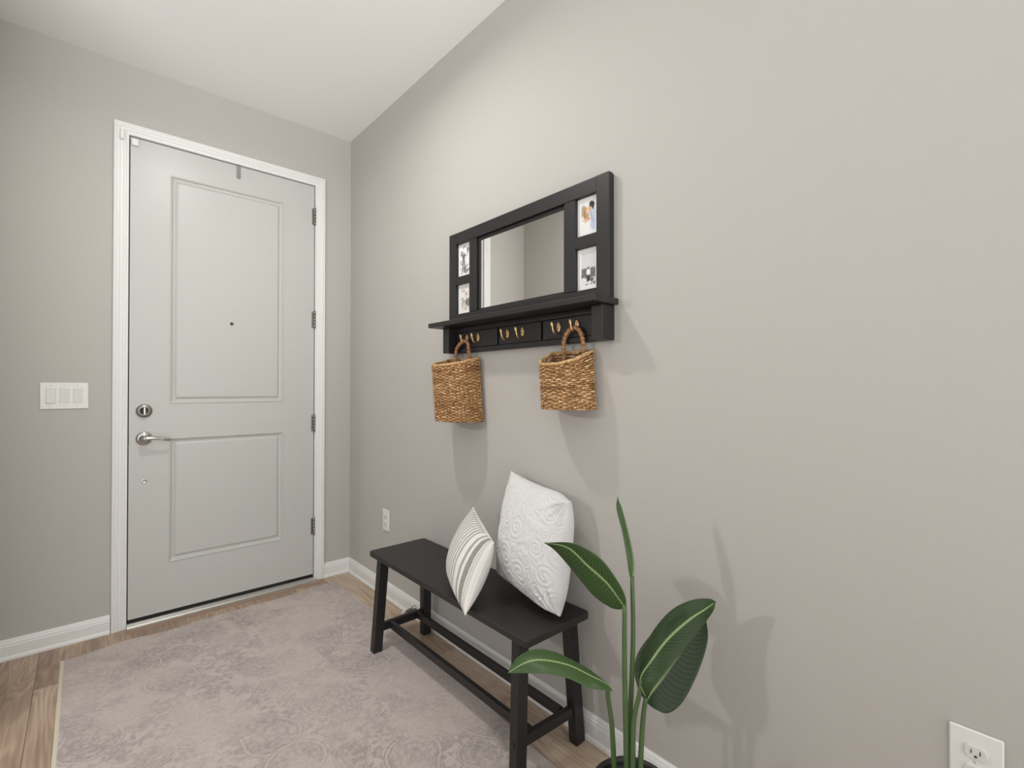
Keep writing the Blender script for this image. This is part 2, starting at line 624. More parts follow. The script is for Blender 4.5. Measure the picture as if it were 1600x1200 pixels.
# four hinges
hg0 = None
for z in (.338, .983, 1.631, 2.279):
    if hg0 is None:
        m = MB()
        segs = 5
        for k in range(segs):
            z0 = -.051+.102*k/segs
            m.lathe((0, 0, z0+.0006), (0, 0, 1), [(.0066, 0), (.0066, .102/segs-.0012)], 14)
        m.lathe((0, 0, .051), (0, 0, 1), [(.0056, 0), (.0056, .003), (.003, .006), (0, .007)], 14)
        m.lathe((0, 0, -.051), (0, 0, -1), [(.0056, 0), (.0056, .003), (.003, .006), (0, .007)], 14)
        m.box(-.016, -.0002, .0062, .0085, -.0505, .0505)
        m.box(.0002, .0045, .0062, .0085, -.0505, .0505)
        hg0 = build('hinge', m, M_steel)
        hg0.parent = door
        h = hg0
    else:
        h = hg0.copy()
        COL.objects.link(h)
        h.parent = door
    h.location = (SX1+.002, FY-.0088, z)

# wreath hanger hooked over the top edge of the door
wh = thing('door_hanger', 'small silver patterned hanger hooked over the top edge of the white door', 'hanger', (-.661, FY, 2.469))
m = MB()
M_hang = mat('silver_paint', (158, 156, 152), .45, .35)
m.box(-.672, -.650, FY-.0025, FY-.0006, 2.398, 2.4705, .0006)
M_hang = mat('silver_paint', (158, 156, 152), .45, .35)
m.box(-.672, -.650, FY-.0025, FY+.02, 2.4692, 2.4712)
for k in range(6):
    z = 2.405+.0115*k
    for s in (-1, 1):
        m.tube([(-.661+s*.008, FY-.0032, z), (-.661+s*.003, FY-.0036, z+.006), (-.661-s*.005, FY-.0034, z+.010)], .0013, 6)
build('strap', m, M_hang, wh)
m = MB()
m.tube([(-.661, FY-.002, 2.404), (-.661, FY-.009, 2.398), (-.661, FY-.015, 2.400), (-.661, FY-.017, 2.408)], .003, 8)
build('hook', m, M_hang, wh)

# alarm contact: one half on the door, one on the casing
m = MB().box(-1.1405, -1.113, FY-.013, FY-.0004, 2.428, 2.462, .002)
tag(build('door_sensor', m, M_plate), 'white square alarm contact fixed to the top left corner of the door', 'sensor')
m = MB().box(-1.186, -1.171, -.030, -.0188, 2.440, 2.486, .002)
tag(build('sensor_magnet', m, M_plate), 'slim white alarm magnet on the door casing left of the door corner', 'sensor')

# three-gang rocker switch left of the door
sx0, sx1, sz0, sz1 = -1.4655, -1.2975, 1.105, 1.2285
sw_ = thing('light_switch', 'white three gang rocker light switch plate on wall left of door', 'light switch', ((sx0+sx1)/2, 0, (sz0+sz1)/2))
m = MB()
m.box(sx0, sx1, -.0055, -.0003, sz0, sz1, .0025)
build('wall_plate', m, M_plate, sw_)
M_rock = mat('rocker_white', (214, 214, 210), .35)
for k in range(3):
    cx = (sx0+sx1)/2+(k-1)*.0463
    cz = (sz0+sz1)/2
    m = MB()
    fr = .0175
    for a in ((cx-fr, cx-fr+.0012, cz-.0345, cz+.0345), (cx+fr-.0012, cx+fr, cz-.0345, cz+.0345), (cx-fr, cx+fr, cz-.0345, cz-.0333), (cx-fr, cx+fr, cz+.0333, cz+.0345)):
        m.box(a[0], a[1], -.0062, -.0045, a[2], a[3])
    s = 1 if k == 0 else -1
    t, bt = (-.0072, -.0115) if k == 0 else (-.0105, -.0075)
    vs = [(cx-.0155, -.005, cz-.0325), (cx+.0155, -.005, cz-.0325), (cx+.0155, -.005, cz+.0325), (cx-.0155, -.005, cz+.0325),
          (cx-.0152, bt, cz-.0322), (cx+.0152, bt, cz-.0322), (cx+.0152, t, cz+.0322), (cx-.0152, t, cz+.0322)]
    m.add(vs, [(4, 5, 6, 7), (0, 1, 5, 4), (1, 2, 6, 5), (2, 3, 7, 6), (3, 0, 4, 7)])
    build('rocker', m, M_rock, sw_)
    for dz in (-.048, .048):
        m = MB().lathe((cx, -.0054, cz+dz), (0, -1, 0), [(.003, 0), (.0028, .0008), (0, .0011)], 12)
        build('screw', m, M_rock, sw_)

# wall outlets on the right wall
def outlet(y0, y1, z0, z1, label):
    t = thing('wall_outlet', label, 'outlet', (0, (y0+y1)/2, (z0+z1)/2))
    build('cover_plate', MB().box(-.0058, -.0003, y0, y1, z0, z1, .0025), M_plate, t)
    cy, cz = (y0+y1)/2, (z0+z1)/2
    for s in (1, -1):
        m = MB()
        n = 28
        pr = []
        for k in range(n):
            a = 2*PI*k/n
            yy, zz = .0172*math.cos(a), .0172*math.sin(a)
            zz = max(-.0125, min(.0125, zz))
            pr.append((yy, zz))
        def ring(sc, x):
            return [(x, cy+p*sc, cz+s*.0195+q*sc) for p, q in pr]
        R = [ring(1, -.0055), ring(1, -.0085), ring(.93, -.0095)]
        vs = [p for r in R for p in r]
        f = []
        for i in range(2):
            for k in range(n):
                l = (k+1) % n
                f.append((i*n+k, i*n+l, (i+1)*n+l, (i+1)*n+k))
        f.append(tuple(range(2*n, 3*n)))
        m.add(vs, f)
        rc = build('receptacle', m, M_rock, t)
        m = MB()
        m.box(-.0099, -.0096, cy-.0072, cy-.0056, cz+s*.0195-.002, cz+s*.0195+.006)
        m.box(-.0099, -.0096, cy+.0056, cy+.0072, cz+s*.0195-.002, cz+s*.0195+.005)
        m.lathe((-.0094, cy, cz+s*.0195-.0065), (-1, 0, 0), [(.0024, 0), (.0024, .0004), (0, .0004)], 10)
        build('slot', m, M_dark, rc)
    m = MB().lathe((-.0056, cy, cz), (-1, 0, 0), [(.003, 0), (.0028, .0008), (0, .0011)], 12)
    build('screw', m, M_rock, t)
    return t
outlet(-.559, -.481, .3795, .501, 'white duplex outlet low on the wall between corner and black bench')
outlet(-3.022, -2.944, .417, .538, 'white outlet plate at the lower right, far right of the potted plant')

# ------------------------------------------------------------------ mirror shelf
ms = thing('mirror_shelf', 'black wooden wall mirror with photo slots, shelf and brass hooks', 'mirror', (0, -1.66, 1.365))
yL, yR = -1.200, -2.122
FX = -.031
fr = MB()
zt, zb = 1.921, 1.503
bv = .0012
e = .0006
def board(y0, y1, z0, z1, xf=FX, xb=-.010, b=bv):
    fr.box(xf, xb, y0-e, y1+e, z0+e, z1-e, b)
board(yL, yL-.054, zb, zt, FX-.001)                 # outer stiles
board(yR, yR+.052, zb, zt, FX-.001)
board(yL-.054, yR+.052, 1.868, zt)                  # top rail
board(yL-.054, yR+.052, zb, 1.546)                  # bottom rail
mL0, mL1 = -1.355, -1.408
mR0, mR1 = -1.975, -1.926
board(mL0, mL1, 1.546, 1.868)
board(mR0, mR1, 1.546, 1.868)
board(yL-.054, mL0, 1.681, 1.717)
board(yR+.052, mR0, 1.691, 1.733)
# stepped lip round the glass
lp = .012
board(mL1, mL1-lp, 1.546, 1.868, FX+.010)
board(mR1, mR1+lp, 1.546, 1.868, FX+.010)
board(mL1-lp, mR1+lp, 1.868-.014, 1.868, FX+.010)
board(mL1-lp, mR1+lp, 1.546, 1.546+.010, FX+.010)
fr.box(-.0098, -.0008, yR+.003, yL-.003, zb, zt-.003)   # backing
build('frame', fr, M_black, ms)
build('mirror_glass', MB().box(-.016, -.011, mL1-lp+.004, mR1+lp-.004, 1.553, 1.858), M_mirror, ms)
# shelf board
build('shelf', MB().box(-.125, -.0008, -1.165, -2.139, 1.482, 1.5025, .0022), M_black, ms)
# hook box under the shelf
bx = MB()
bx.box(-.066, -.0008, yL, yL-.046, 1.366, 1.4815, .0015)
bx.box(-.066, -.0008, yR, yR+.046, 1.366, 1.4815, .0015)
bx.box(-.012, -.0008, yL-.0465, yR+.0465, 1.366, 1.4812)
bx.box(-.026, -.012, yL-.0465, yR+.0465, 1.366, 1.3855, .0012)
bx.box(-.026, -.012, yL-.0465, yR+.0465, 1.4605, 1.4812, .0012)
build('hook_box', bx, M_black, ms)
pn = [(-1.249, -1.540), (-1.553, -1.797), (-1.811, -2.0735)]
for a, b in pn:
    build('panel', MB().box(-.0225, -.0122, a, b, 1.3868, 1.4592, .0012), M_black, ms)
# six brass hooks
hk = MB()
n = 20
ov = [(.0085*math.cos(2*PI*k/n)*(1-.22*math.sin(2*PI*k/n)), .021*math.sin(2*PI*k/n)) for k in range(n)]
ov = [(p*(1.15 if q > 0 else .85), q) for p, q in ov]
vs = [(x, p*s, q*s+.002) for x, s in ((-.0002, 1), (-.0028, 1), (-.0042, .8)) for p, q in ov]
f = [(i*n+k, i*n+(k+1) % n, (i+1)*n+(k+1) % n, (i+1)*n+k) for i in range(2) for k in range(n)]+[tuple(range(2*n, 3*n))]
hk.add(vs, f, False)
path = catmull([(-.003, 0, -.004), (-.006, 0, -.016), (-.015, 0, -.0235), (-.027, 0, -.019), (-.034, 0, -.004), (-.038, 0, .014)], 22)
hk.tube([tuple(p) for p in path], [.0042-.0012*math.sin(i/21*PI)+(.0012 if i > 17 else 0) for i in range(22)], 10)
hk.lathe((-.038, 0, .014), (0, 0, 1), [(.0042, -.002), (.0052, .001), (.004, .004), (0, .005)], 12)
scw = MB().lathe((-.004, 0, .010), (-1, 0, 0), [(.0032, 0), (.003, .0012), (0, .0018)], 12)
HY = (-1.332, -1.413, -1.609, -1.698, -1.892, -1.979)
h0 = s0 = None
for y in HY:
    if h0 is None:
        h0 = build('coat_hook', hk, M_hook)
        s0 = build('screw', scw, M_hook)
        s0.parent = h0
        h = h0
    else:
        h = h0.copy()
        COL.objects.link(h)
        s = s0.copy()
        COL.objects.link(s)
        s.parent = h
    h.parent = ms
    h.location = (-.0225, y+1.66, 1.427-1.365)

# photographs behind bevelled mats
def print_mesh(y0, y1, z0, z1, x, painter, nu=64, nv=90):
    """y0 is the viewer's left edge (larger y)"""
    u, v = np.meshgrid(np.linspace(0, 1, nu), np.linspace(0, 1, nv))   # v up
    C = painter(u, v)
    m = MB()
    G = [[(x, y0+(y1-y0)*u[i, j], z0+(z1-z0)*v[i, j]) for j in range(nu)] for i in range(nv)]
    m.grid(G, smooth=False, col=[tuple(map(float, C[i, j]))+(1.0,) for i in range(nv) for j in range(nu)])
    return m
def ell(u, v, cx, cy, rx, ry, ang=0, soft=.12):
    a = math.radians(ang)
    du, dv = (u-cx), (v-cy)*1.45
    p = (du*math.cos(a)+dv*math.sin(a))/rx
    q = (-du*math.sin(a)+dv*math.cos(a))/(ry*1.45)
    d = np.sqrt(p*p+q*q)
    return np.clip((1-d)/soft+.5, 0, 1)[..., None]
def lay(C, mask, rgb):
    return C*(1-mask)+L3(rgb)*mask
def photo_embrace(u, v):
    C = np.ones(u.shape+(3,))*L3((228, 230, 228))
    n = fbm(u*6, v*8, 3)[..., None]
    C = C*(.9+.2*n)
    C = lay(C, ell(u, v, .08, .72, .25, .2, 0, .6)*.8, (150, 140, 112))
    C = lay(C, ell(u, v, .80, .40, .27, .42, 8), (192, 203, 220))      # blue shirt
    C = lay(C, ell(u, v, .72, .50, .07, .3, 20, .5)*.6, (150, 168, 200))
    C = lay(C, ell(u, v, .36, .30, .28, .34, -8), (232, 228, 224))     # white dress
    C = lay(C, ell(u, v, .33, .62, .19, .27, 18), (192, 152, 106))      # long hair
    C = lay(C, ell(u, v, .24, .54, .07, .26, 10, .4)*.7, (150, 104, 62))
    C = lay(C, ell(u, v, .46, .70, .11, .095, 15), (232, 190, 162))    # face
    C = lay(C, ell(u, v, .62, .80, .13, .11, 20), (214, 164, 136))
    C = lay(C, ell(u, v, .76, .89, .2, .10, -25), (46, 38, 34))        # dark hair
    C = lay(C, ell(u, v, .84, .80, .07, .10, 0, .3), (58, 46, 40))
    C = lay(C, ell(u, v, .30, .39, .24, .05, -10), (222, 184, 160))    # forearms
    C = lay(C, ell(u, v, .52, .40, .15, .045, 12), (216, 164, 134))
    return C
def photo_field(u, v):
    g = np.where(v > .5, 205-20*(1-v), 96)
    n = fbm(u*14, v*20, 11)
    hz = .50+.05*fbm(u*5, v*0, 5)
    sky = np.clip((v-hz)/.06+.5, 0, 1)
    lum = sky*(206+10*n)+(1-sky)*(60+90*n)
    lum = np.where(v < .30, np.maximum(lum, 150*np.clip((.30-v)/.1, 0, 1)*(n > .5)+lum*.6), lum)
    C = (np.clip(lum, 0, 255)/255)[..., None]**2.2*np.ones(3)
    C = lay(C, ell(u, v, .16, .12, .22, .13), (226, 226, 226))
    C = lay(C, ell(u, v, .50, .24, .10, .16), (40, 40, 40))
    C = lay(C, ell(u, v, .50, .41, .15, .10), (236, 236, 236))
    C = lay(C, ell(u, v, .49, .535, .05, .04), (70, 68, 66))
    C = lay(C, ell(u, v, .55, .07, .12, .06, 20), (222, 222, 222))
    return C
def photo_leaves(u, v):
    n = fbm(u*7, v*11, 21, 5)
    m = np.clip((n-.52)/.05, 0, 1)*np.clip(1.5-2.2*np.abs(u-.4), 0, 1)
    C = np.ones(u.shape+(3,))*L3((238, 238, 238))
    C = lay(C, m[..., None]*.75, (60, 60, 60))
    for cx, cy, rx, ry, a in ((.82, .84, .12, .08, 30), (.20, .70, .08, .1, 0), (.38, .62, .1, .13, 0), (.3, .42, .09, .12, 10), (.62, .10, .3, .05, 12), (.24, .18, .1, .12, 0), (.45, .25, .1, .20, .10)):
        C = lay(C, ell(u, v, cx, cy, rx, ry, a, .5)*.7, (48, 48, 48))
    C = lay(C, ell(u, v, .55, .45, .09, .2, 5, .4), (226, 226, 226))
    return C
def photo_pair(u, v):
    n = fbm(u*8, v*10, 31, 4)[..., None]
    C = np.ones(u.shape+(3,))*L3((228, 224, 220))*(.85+.3*n)
    C = lay(C, ell(u, v, .32, .84, .25, .05, -12, .5)*.6, (176, 160, 138))
    C = lay(C, ell(u, v, .35, .30, .22, .18, 0, .3), (166, 160, 150))
    C = lay(C, ell(u, v, .80, .34, .16, .18, 0, .3), (130, 126, 120))
    C = lay(C, ell(u, v, .60, .27, .05, .28, -6, .3), (50, 46, 44))
    C = lay(C, ell(u, v, .42, .20, .18, .16, 12, .4), (214, 202, 186))
    C = lay(C, ell(u, v, .58, .60, .12, .10, 0, .4), (222, 206, 190))
    C = lay(C, ell(u, v, .60, .71, .08, .05, 0, .4), (150, 124, 96))
    C = lay(C, ell(u, v, .2, .52, .16, .04, 20, .4)*.6, (130, 122, 112))
    return C
slots = [((yL-.054, mL0), (1.717, 1.868), photo_leaves, .13), ((yL-.054, mL0), (1.546, 1.681), photo_pair, .13),
         ((mR0, yR+.052), (1.733, 1.868), photo_embrace, .18), ((mR0, yR+.052), (1.546, 1.691), photo_field, .18)]
for (a, b), (z0, z1), pt, mg in slots:
    d = (a-b)*mg
    m = MB()
    loops = []
    for g, x in ((.0007, -.0165), (d-.0015, -.0165), (d, -.0150)):
        loops.append([(x, a-g, z0+g), (x, b+g, z0+g), (x, b+g, z1-g), (x, a-g, z1-g)])
    vs = [p for l in loops for p in l]
    f = [(i*4+k, i*4+(k+1) % 4, (i+1)*4+(k+1) % 4, (i+1)*4+k) for i in range(2) for k in range(4)]
    m.add(vs, f)
    mo = build('photo_mat', m, M_mat, ms)
    build('photo', print_mesh(a-d, b+d, z0+d, z1-d, -.0148, pt), M_print, mo)

# ------------------------------------------------------------------ seagrass baskets
def seagrass(name):
    m = bpy.data.materials.new(name)
    m.use_nodes = True
    nt = m.node_tree
    b = nt.nodes['Principled BSDF']
    b.inputs['Roughness'].default_value = .55
    b.inputs['Specular IOR Level'].default_value = .35
    tc = nt.nodes.new('ShaderNodeTexCoord')
    at = nt.nodes.new('ShaderNodeAttribute')
    at.attribute_name = 'tint'
    n = nt.nodes.new('ShaderNodeTexNoise')
    n.inputs['Scale'].default_value = 130
    n.inputs['Detail'].default_value = 3
    nt.links.new(tc.outputs['Object'], n.inputs['Vector'])
    mx = nt.nodes.new('ShaderNodeMix')
    mx.data_type = 'RGBA'
    mx.blend_type = 'MULTIPLY'
    mx.inputs['Factor'].default_value = 1
    cr = nt.nodes.new('ShaderNodeValToRGB')
    cr.color_ramp.elements[0].position = .3
    cr.color_ramp.elements[0].color = (.5, .46, .42, 1)
    cr.color_ramp.elements[1].position = .7
    cr.color_ramp.elements[1].color = (1.25, 1.2, 1.15, 1)
    nt.links.new(n.outputs['Fac'], cr.inputs['Fac'])
    nt.links.new(at.outputs['Color'], mx.inputs['A'])
    nt.links.new(cr.outputs['Color'], mx.inputs['B'])
    nt.links.new(mx.outputs['Result'], b.inputs['Base Color'])
    return m
M_grass = seagrass('seagrass')
def basket(label, cy, w0, w1, dep, x0, zb, zf, zk, stakes, hy0, hy1, hook_y, hz, seed, lean=0.0, shear=0.0):
    """pocket basket hung by a loop: cy centre, half widths bottom/top, depth, back gap, z bottom / front rim / back rim"""
    rd = random.Random(seed)
    t = thing('hanging_basket', label, 'basket', (-.03, hook_y, hz), 'seagrass baskets under the mirror')
    N = stakes*4
    def outline(k, frac, off=0.0):
        """point on the D outline; frac 0 bottom .. 1 rim"""
        a = 2*PI*k/N
        c, s = math.cos(a), math.sin(a)
        w = w0+(w1-w0)*frac-off
        if s >= 0:        # front
            px = math.copysign(abs(c)**.80, c)*w
            dd = (dep-off)*abs(s)**.82*(.93+.07*frac)
        else:             # back, nearly flat
            px = math.copysign(abs(c)**.62, c)*w
            dd = -.006*abs(s)**.5+off*.5*abs(s)
        return px, dd
    tan = [lin(196, 158, 112)[:3], lin(178, 138, 94)[:3], lin(212, 178, 134)[:3], lin(158, 118, 78)[:3], lin(188, 148, 102)[:3]]
    rh = .0060
    rows = int(round((zf-zb)/rh))
    m = MB()
    for r in range(rows+1):
        fr_ = r/rows
        pts, cols = [], []
        for k in range(N):
            px, dd = outline(k, fr_)
            # over-under round the stakes
            wv = .0036*math.cos(2*PI*k/8+PI*(r % 2))
            a = 2*PI*k/N
            s, c = math.sin(a), math.cos(a)
            nx, ny = (s if s > 0 else s), c
            tilt = (zk-zf)*(1-max(0, dd)/dep)*fr_**2.2
            z = zb+(zf-zb)*fr_+tilt+rd.uniform(-.0009, .0009)
            pts.append((-x0-dd-nx*wv+lean*fr_, cy+shear*fr_+px+ny*wv, z))
        nn = 6
        rad = [.0034+.0005*math.cos(4*PI*k/8)+rd.uniform(-.0005, .0005) for k in range(N)]
        shade = []
        base = tan[rd.randrange(5)]
        for k in range(N):
            if rd.random() < .09:
                base = tan[rd.randrange(5)]
            q = 1+.14*math.sin(k*1.7+r*2.3)+rd.uniform(-.32, .26)
            shade += [tuple(ch*q for ch in base)+(1.0,)]*nn
        m.tube(pts, rad, nn, closed=True, col=shade)
    # upright stakes
    for s_ in range(stakes):
        k = s_*4+1
        pts = []
        for i in range(7):
            fr_ = i/6
            px, dd = outline(k, fr_)
            tilt = (zk-zf)*(1-max(0, dd)/dep)*fr_**2.2
            pts.append((-x0-dd+lean*fr_, cy+shear*fr_+px, zb+(zf-zb)*fr_+tilt))
        m.tube(pts, .0026, 6, col=[lin(140, 100, 62)[:3]+(1.0,)]*(7*6))
    # floor of the basket
    px = [(-x0-outline(k, 0)[1], cy+outline(k, 0)[0], zb) for k in range(N)]
    m.add(px+[(-x0-dep*.4, cy, zb-.002)], [(k, (k+1) % N, N) for k in range(N)], False, [lin(120, 84, 52)]*(N+1))
    build('woven_body', m, M_grass, t, recalc=False)
    # rim binding
    m = MB()
    pts, cols = [], []
    for k in range(N*2):
        px, dd = outline(k/2, 1.0)
        tilt = (zk-zf)*(1-max(0, dd)/dep)
        pts.append((-x0-dd+lean, cy+shear+px, zf+.005+tilt+.0012*math.sin(k*2.1)))
    m.tube(pts, [.0052+.0009*math.sin(k*1.9) for k in range(N*2)], 7, closed=True, col=[tuple(c*(1+.12*math.sin(k*2.2)) for c in lin(206, 172, 124)[:3])+(1.0,) for k in range(N*2) for _ in range(7)])
    build('rim', m, M_grass, t)
    # looped handle wound with seagrass
    m = MB()
    apex = hz
    zl = zk-.012
    A = [(-x0-.010, hy0, zl-.02), (-.0375, hy0, zl+.02), (-.0395, hy0-(hy0-hy1)*.06, zl+(apex-zl)*.62), (-.041, hook_y+(hy0-hy1)*.25, apex-.010), (-.0415, hook_y, apex),
         (-.041, hook_y-(hy0-hy1)*.25, apex-.010), (-.0395, hy1+(hy0-hy1)*.06, zl+(apex-zl)*.62), (-.0375, hy1, zl+.02), (-x0-.010, hy1, zl-.02)]
    P = catmull(A, 70)
    core = [tuple(p) for p in P]
    cc = lin(168, 128, 92)[:3]
    m.tube(core, [.0066+.0009*math.sin(i*1.55) for i in range(70)], 9, col=[tuple(c*(1+.22*math.sin(i*1.55)) for c in cc)+(1.0,) for i in range(70) for _ in range(9)])
    for turn in range(2):
        q = []
        for i in range(0, 70):
            for sub in range(3):
                f_ = i+sub/3
                j = min(69, int(f_))
                p = P[j]+(P[min(69, j+1)]-P[j])*(f_-j)
                tg = P[min(69, j+1)]-P[max(0, j-1)]
                tg = Vector(tg).normalized()
                e1 = Vector((1, 0, 0))
                e1 = (e1-tg*e1.dot(tg)).normalized()
                e2 = tg.cross(e1)
                a = f_*1.55+PI*turn
                q.append(Vector(p)+(e1*math.cos(a)+e2*math.sin(a))*.0068)
        m.tube(q, .0019, 5, col=[tuple(c*1.2 for c in cc)+(1.0,)]*(len(q)*5))
    build('handle', m, M_grass, t, recalc=False)
    return t
basket('larger seagrass pocket basket hanging from the leftmost brass hook', -1.319, .120, .114, .135, .022, 1.062, 1.300, 1.332, 42, -1.264, -1.370, HY[0], 1.4185, 3, shear=.020)
basket('smaller seagrass pocket basket hanging from the rightmost brass hook', -1.960, .096, .093, .112, .022, 1.137, 1.283, 1.330, 34, -1.928, -2.022, HY[5], 1.4185, 8, shear=.008)

# ------------------------------------------------------------------ bench
bench = thing('bench', 'narrow black wooden bench with splayed legs against the long wall', 'bench', (-.17, -1.50, 0))
bT = .450
m = MB()
def rounded_rect(x0, x1, y0, y1, r, n=5):
    out = []
    for cx, cy, a0 in ((x1-r, y1-r, 0), (x0+r, y1-r, 90), (x0+r, y0+r, 180), (x1-r, y0+r, 270)):
        for k in range(n+1):
            a = math.radians(a0+90*k/n)
            out.append((cx+r*math.cos(a), cy+r*math.sin(a)))
    return out
loops = []
for ins, z in ((.002, bT-.023), (0, bT-.021), (0, bT-.0025), (.0008, bT-.0007), (.0028, bT)):
    loops.append([(p, q, z) for p, q in rounded_rect(-.322+ins, -.028-ins, -2.040+ins, -.975-ins, .013)])
n = len(loops[0])
vs = [p for l in loops for p in l]
f = [(i*n+k, i*n+(k+1) % n, (i+1)*n+(k+1) % n, (i+1)*n+k) for i in range(len(loops)-1) for k in range(n)]
f += [tuple(range(n))[::-1], tuple(range((len(loops)-1)*n, len(loops)*n))]
m.add(vs, f)
build('seat', m, M_benchtop, bench)
LEG = [((-.285, -1.045), (-.311, -1.030), .0072), ((-.061, -1.045), (-.052, -1.030), .0005), ((-.285, -1.972), (-.311, -1.988), .0072), ((-.061, -1.975), (-.046, -2.000), .0005)]
for (tx, ty), (bx_, by), z0 in LEG:
    m = MB().bar((bx_, by, z0), (tx, ty, bT-.0235), .043, .036, up=(0, 1, 0), bev=.0018)
    build('leg', m, M_black, bench)
def legx(i, z):
    (tx, ty), (bx_, by), z0 = LEG[i]
    t = (z-z0)/(bT-.0235-z0)
    return bx_+(tx-bx_)*t, by+(ty-by)*t
zs = .110
for a, b in ((0, 1), (2, 3)):
    xa, ya = legx(a, zs)
    xb, yb = legx(b, zs)
    m = MB().bar((xa+.018, ya, zs), (xb-.018, yb, zs), .034, .022, up=(0, 1, 0), bev=.0015)
    build('side_stretcher', m, M_black, bench)
    m = MB().box(-.262, -.084, (ya-.010), (ya+.010), bT-.052, bT-.0238, .001)
    # batten under the seat
    s = 1 if a == 0 else -1
    m = MB().box(-.268, -.078, -1.045-.012 if a == 0 else -1.973-.012, -1.045+.012 if a == 0 else -1.973+.012, bT-.052, bT-.0236, .001)
    build('seat_batten', m, M_black, bench)
for x in (-.242, -.100):
    ya, yb = legx(0, zs)[1]-.0112, legx(2, zs)[1]+.0112
    m = MB().bar((x, ya, zs), (x, yb, zs), .020, .030, up=(0, 0, 1), bev=.0015)
    build('long_stretcher', m, M_black, bench)
for i in (0, 2):
    x, y = legx(i, zs)
    m = MB().lathe((x-.021, y, zs), (-1, 0, 0), [(.0075, 0), (.0075, .003), (.006, .005), (.003, .005), (.0025, .003), (0, .003)], 14)
    build('bolt', m, M_black, bench)

# ------------------------------------------------------------------ cushions
def pillow_grids(TL, TR, BL, BR, T, n, k=.07, pw=.5, relief=None, wr=.004, seed=1, zmin=None, xmax=None, blunt=()):
    TL, TR, BL, BR = (np.array(p, float) for p in (TL, TR, BL, BR))
    a = np.linspace(-1, 1, n)
    a = np.sign(a)*(1-(1-np.abs(a))**1.35)
    U, V = np.meshgrid(a, a)       # U to the viewer's right, V up
    U1 = U*(1-k*(1-V**2))
    V1 = V*(1-k*(1-U**2))
    # soften chosen corners
    for (cu, cv, amt) in blunt:
        d = np.sqrt((U-cu)**2+(V-cv)**2)
        w = np.exp(-(d/.33)**2)*amt
        U1 = U1-cu*w
        V1 = V1-cv*w
    u, v = (U1+1)/2, (V1+1)/2
    P = (TL*(1-u)[..., None]+TR*u[..., None])*v[..., None]+(BL*(1-u)[..., None]+BR*u[..., None])*(1-v)[..., None]
    nrm = np.cross(TR-BL, TL-BR)
    nrm /= np.linalg.norm(nrm)
    h = ((1-U**2)*(1-V**2))**pw
    wn = (fbm(U*2.2+9, V*2.2+4, seed)-.5)
    edge = 1-np.clip(np.minimum(1-np.abs(U), 1-np.abs(V))/.5, 0, 1)
    for (cu, cv, amt) in blunt:
        d = np.sqrt((U-cu)**2+(V-cv)**2)
        ang = np.arctan2(V-cv, U-cu)
        wn = wn+1.3*np.sin(ang*17+3*fbm(U*3, V*3, seed+5))*np.exp(-(d/.42)**2)*np.clip(d/.1, 0, 1)
        h = h+.30*np.exp(-(d/.26)**2)*((1-U**2)*(1-V**2))**.25
    inside = np.clip(np.minimum(1-np.abs(U), 1-np.abs(V))/.08, 0, 1)
    F = P+nrm*(h*T/2+wn*wr*inside*2)[..., None]
    if relief is not None:
        F = F+nrm*(relief((U+1)/2, (V+1)/2)*inside)[..., None]
    B = P-nrm*(h*T/2*.9)[..., None]
    for G in (F, B):
        if zmin is not None:
            G[..., 2] = np.maximum(G[..., 2], zmin)
        if xmax is not None:
            G[..., 0] = np.minimum(G[..., 0], xmax)
    return F, B, (U+1)/2, (V+1)/2

def fabric(name, rgb, attr=None, scale=900):
    m = mat(name, rgb, .9, attr=attr, spec=.2, sheen=.15)
    nt = m.node_tree
    b = nt.nodes['Principled BSDF']
    tc = nt.nodes.new('ShaderNodeTexCoord')
    n = nt.nodes.new('ShaderNodeTexNoise')
    n.inputs['Scale'].default_value = scale
    n.inputs['Detail'].default_value = 2
    nt.links.new(tc.outputs['Object'], n.inputs['Vector'])
    bp = nt.nodes.new('ShaderNodeBump')
    bp.inputs['Strength'].default_value = .25
    bp.inputs['Distance'].default_value = .001
    nt.links.new(n.outputs['Fac'], bp.inputs['Height'])
    nt.links.new(bp.outputs['Normal'], b.inputs['Normal'])
    return m
M_white_fab = fabric('white_plush', (214, 213, 212), scale=500)
M_stripe_fab = fabric('striped_linen', (220, 218, 214), attr='tint')
M_back_fab = fabric('plain_linen', (222, 220, 215))

def swirls(seed, count, rmin, rmax):
    rs = np.random.default_rng(seed)
    C = []
    for _ in range(4000):
        p = rs.random(2)*1.1-.05
        r = rs.uniform(rmin, rmax)
        if all(np.hypot(*(p-q))*1.0 > (r+s)*.86 for q, s, _a, _b in C):
            C.append((p, r, rs.uniform(0, 2*PI), rs.choice([-1, 1])))
        if len(C) >= count:
            break
    return C
SW = swirls(4, 34, .055, .12)
def damask(u, v):
    hgt = np.zeros(u.shape)
    for p, r, a0, sg in SW:
        d = np.hypot(u-p[0], (v-p[1]))/r
        an = np.arctan2(v-p[1], u-p[0])*sg+a0
        w = np.clip((1.05-d)/.1, 0, 1)
        ring = np.cos(2*PI*(d*2.3)+an)
        hgt = hgt+w*np.clip(ring*1.6, -1, 1)
    base = np.cos(2*PI*(fbm(u*5, v*5, 77)*5))
    cov = np.clip(np.abs(hgt)*3, 0, 1)
    hgt = hgt*cov+(1-cov)*np.clip(base*1.4, -1, 1)
    return hgt*.0013

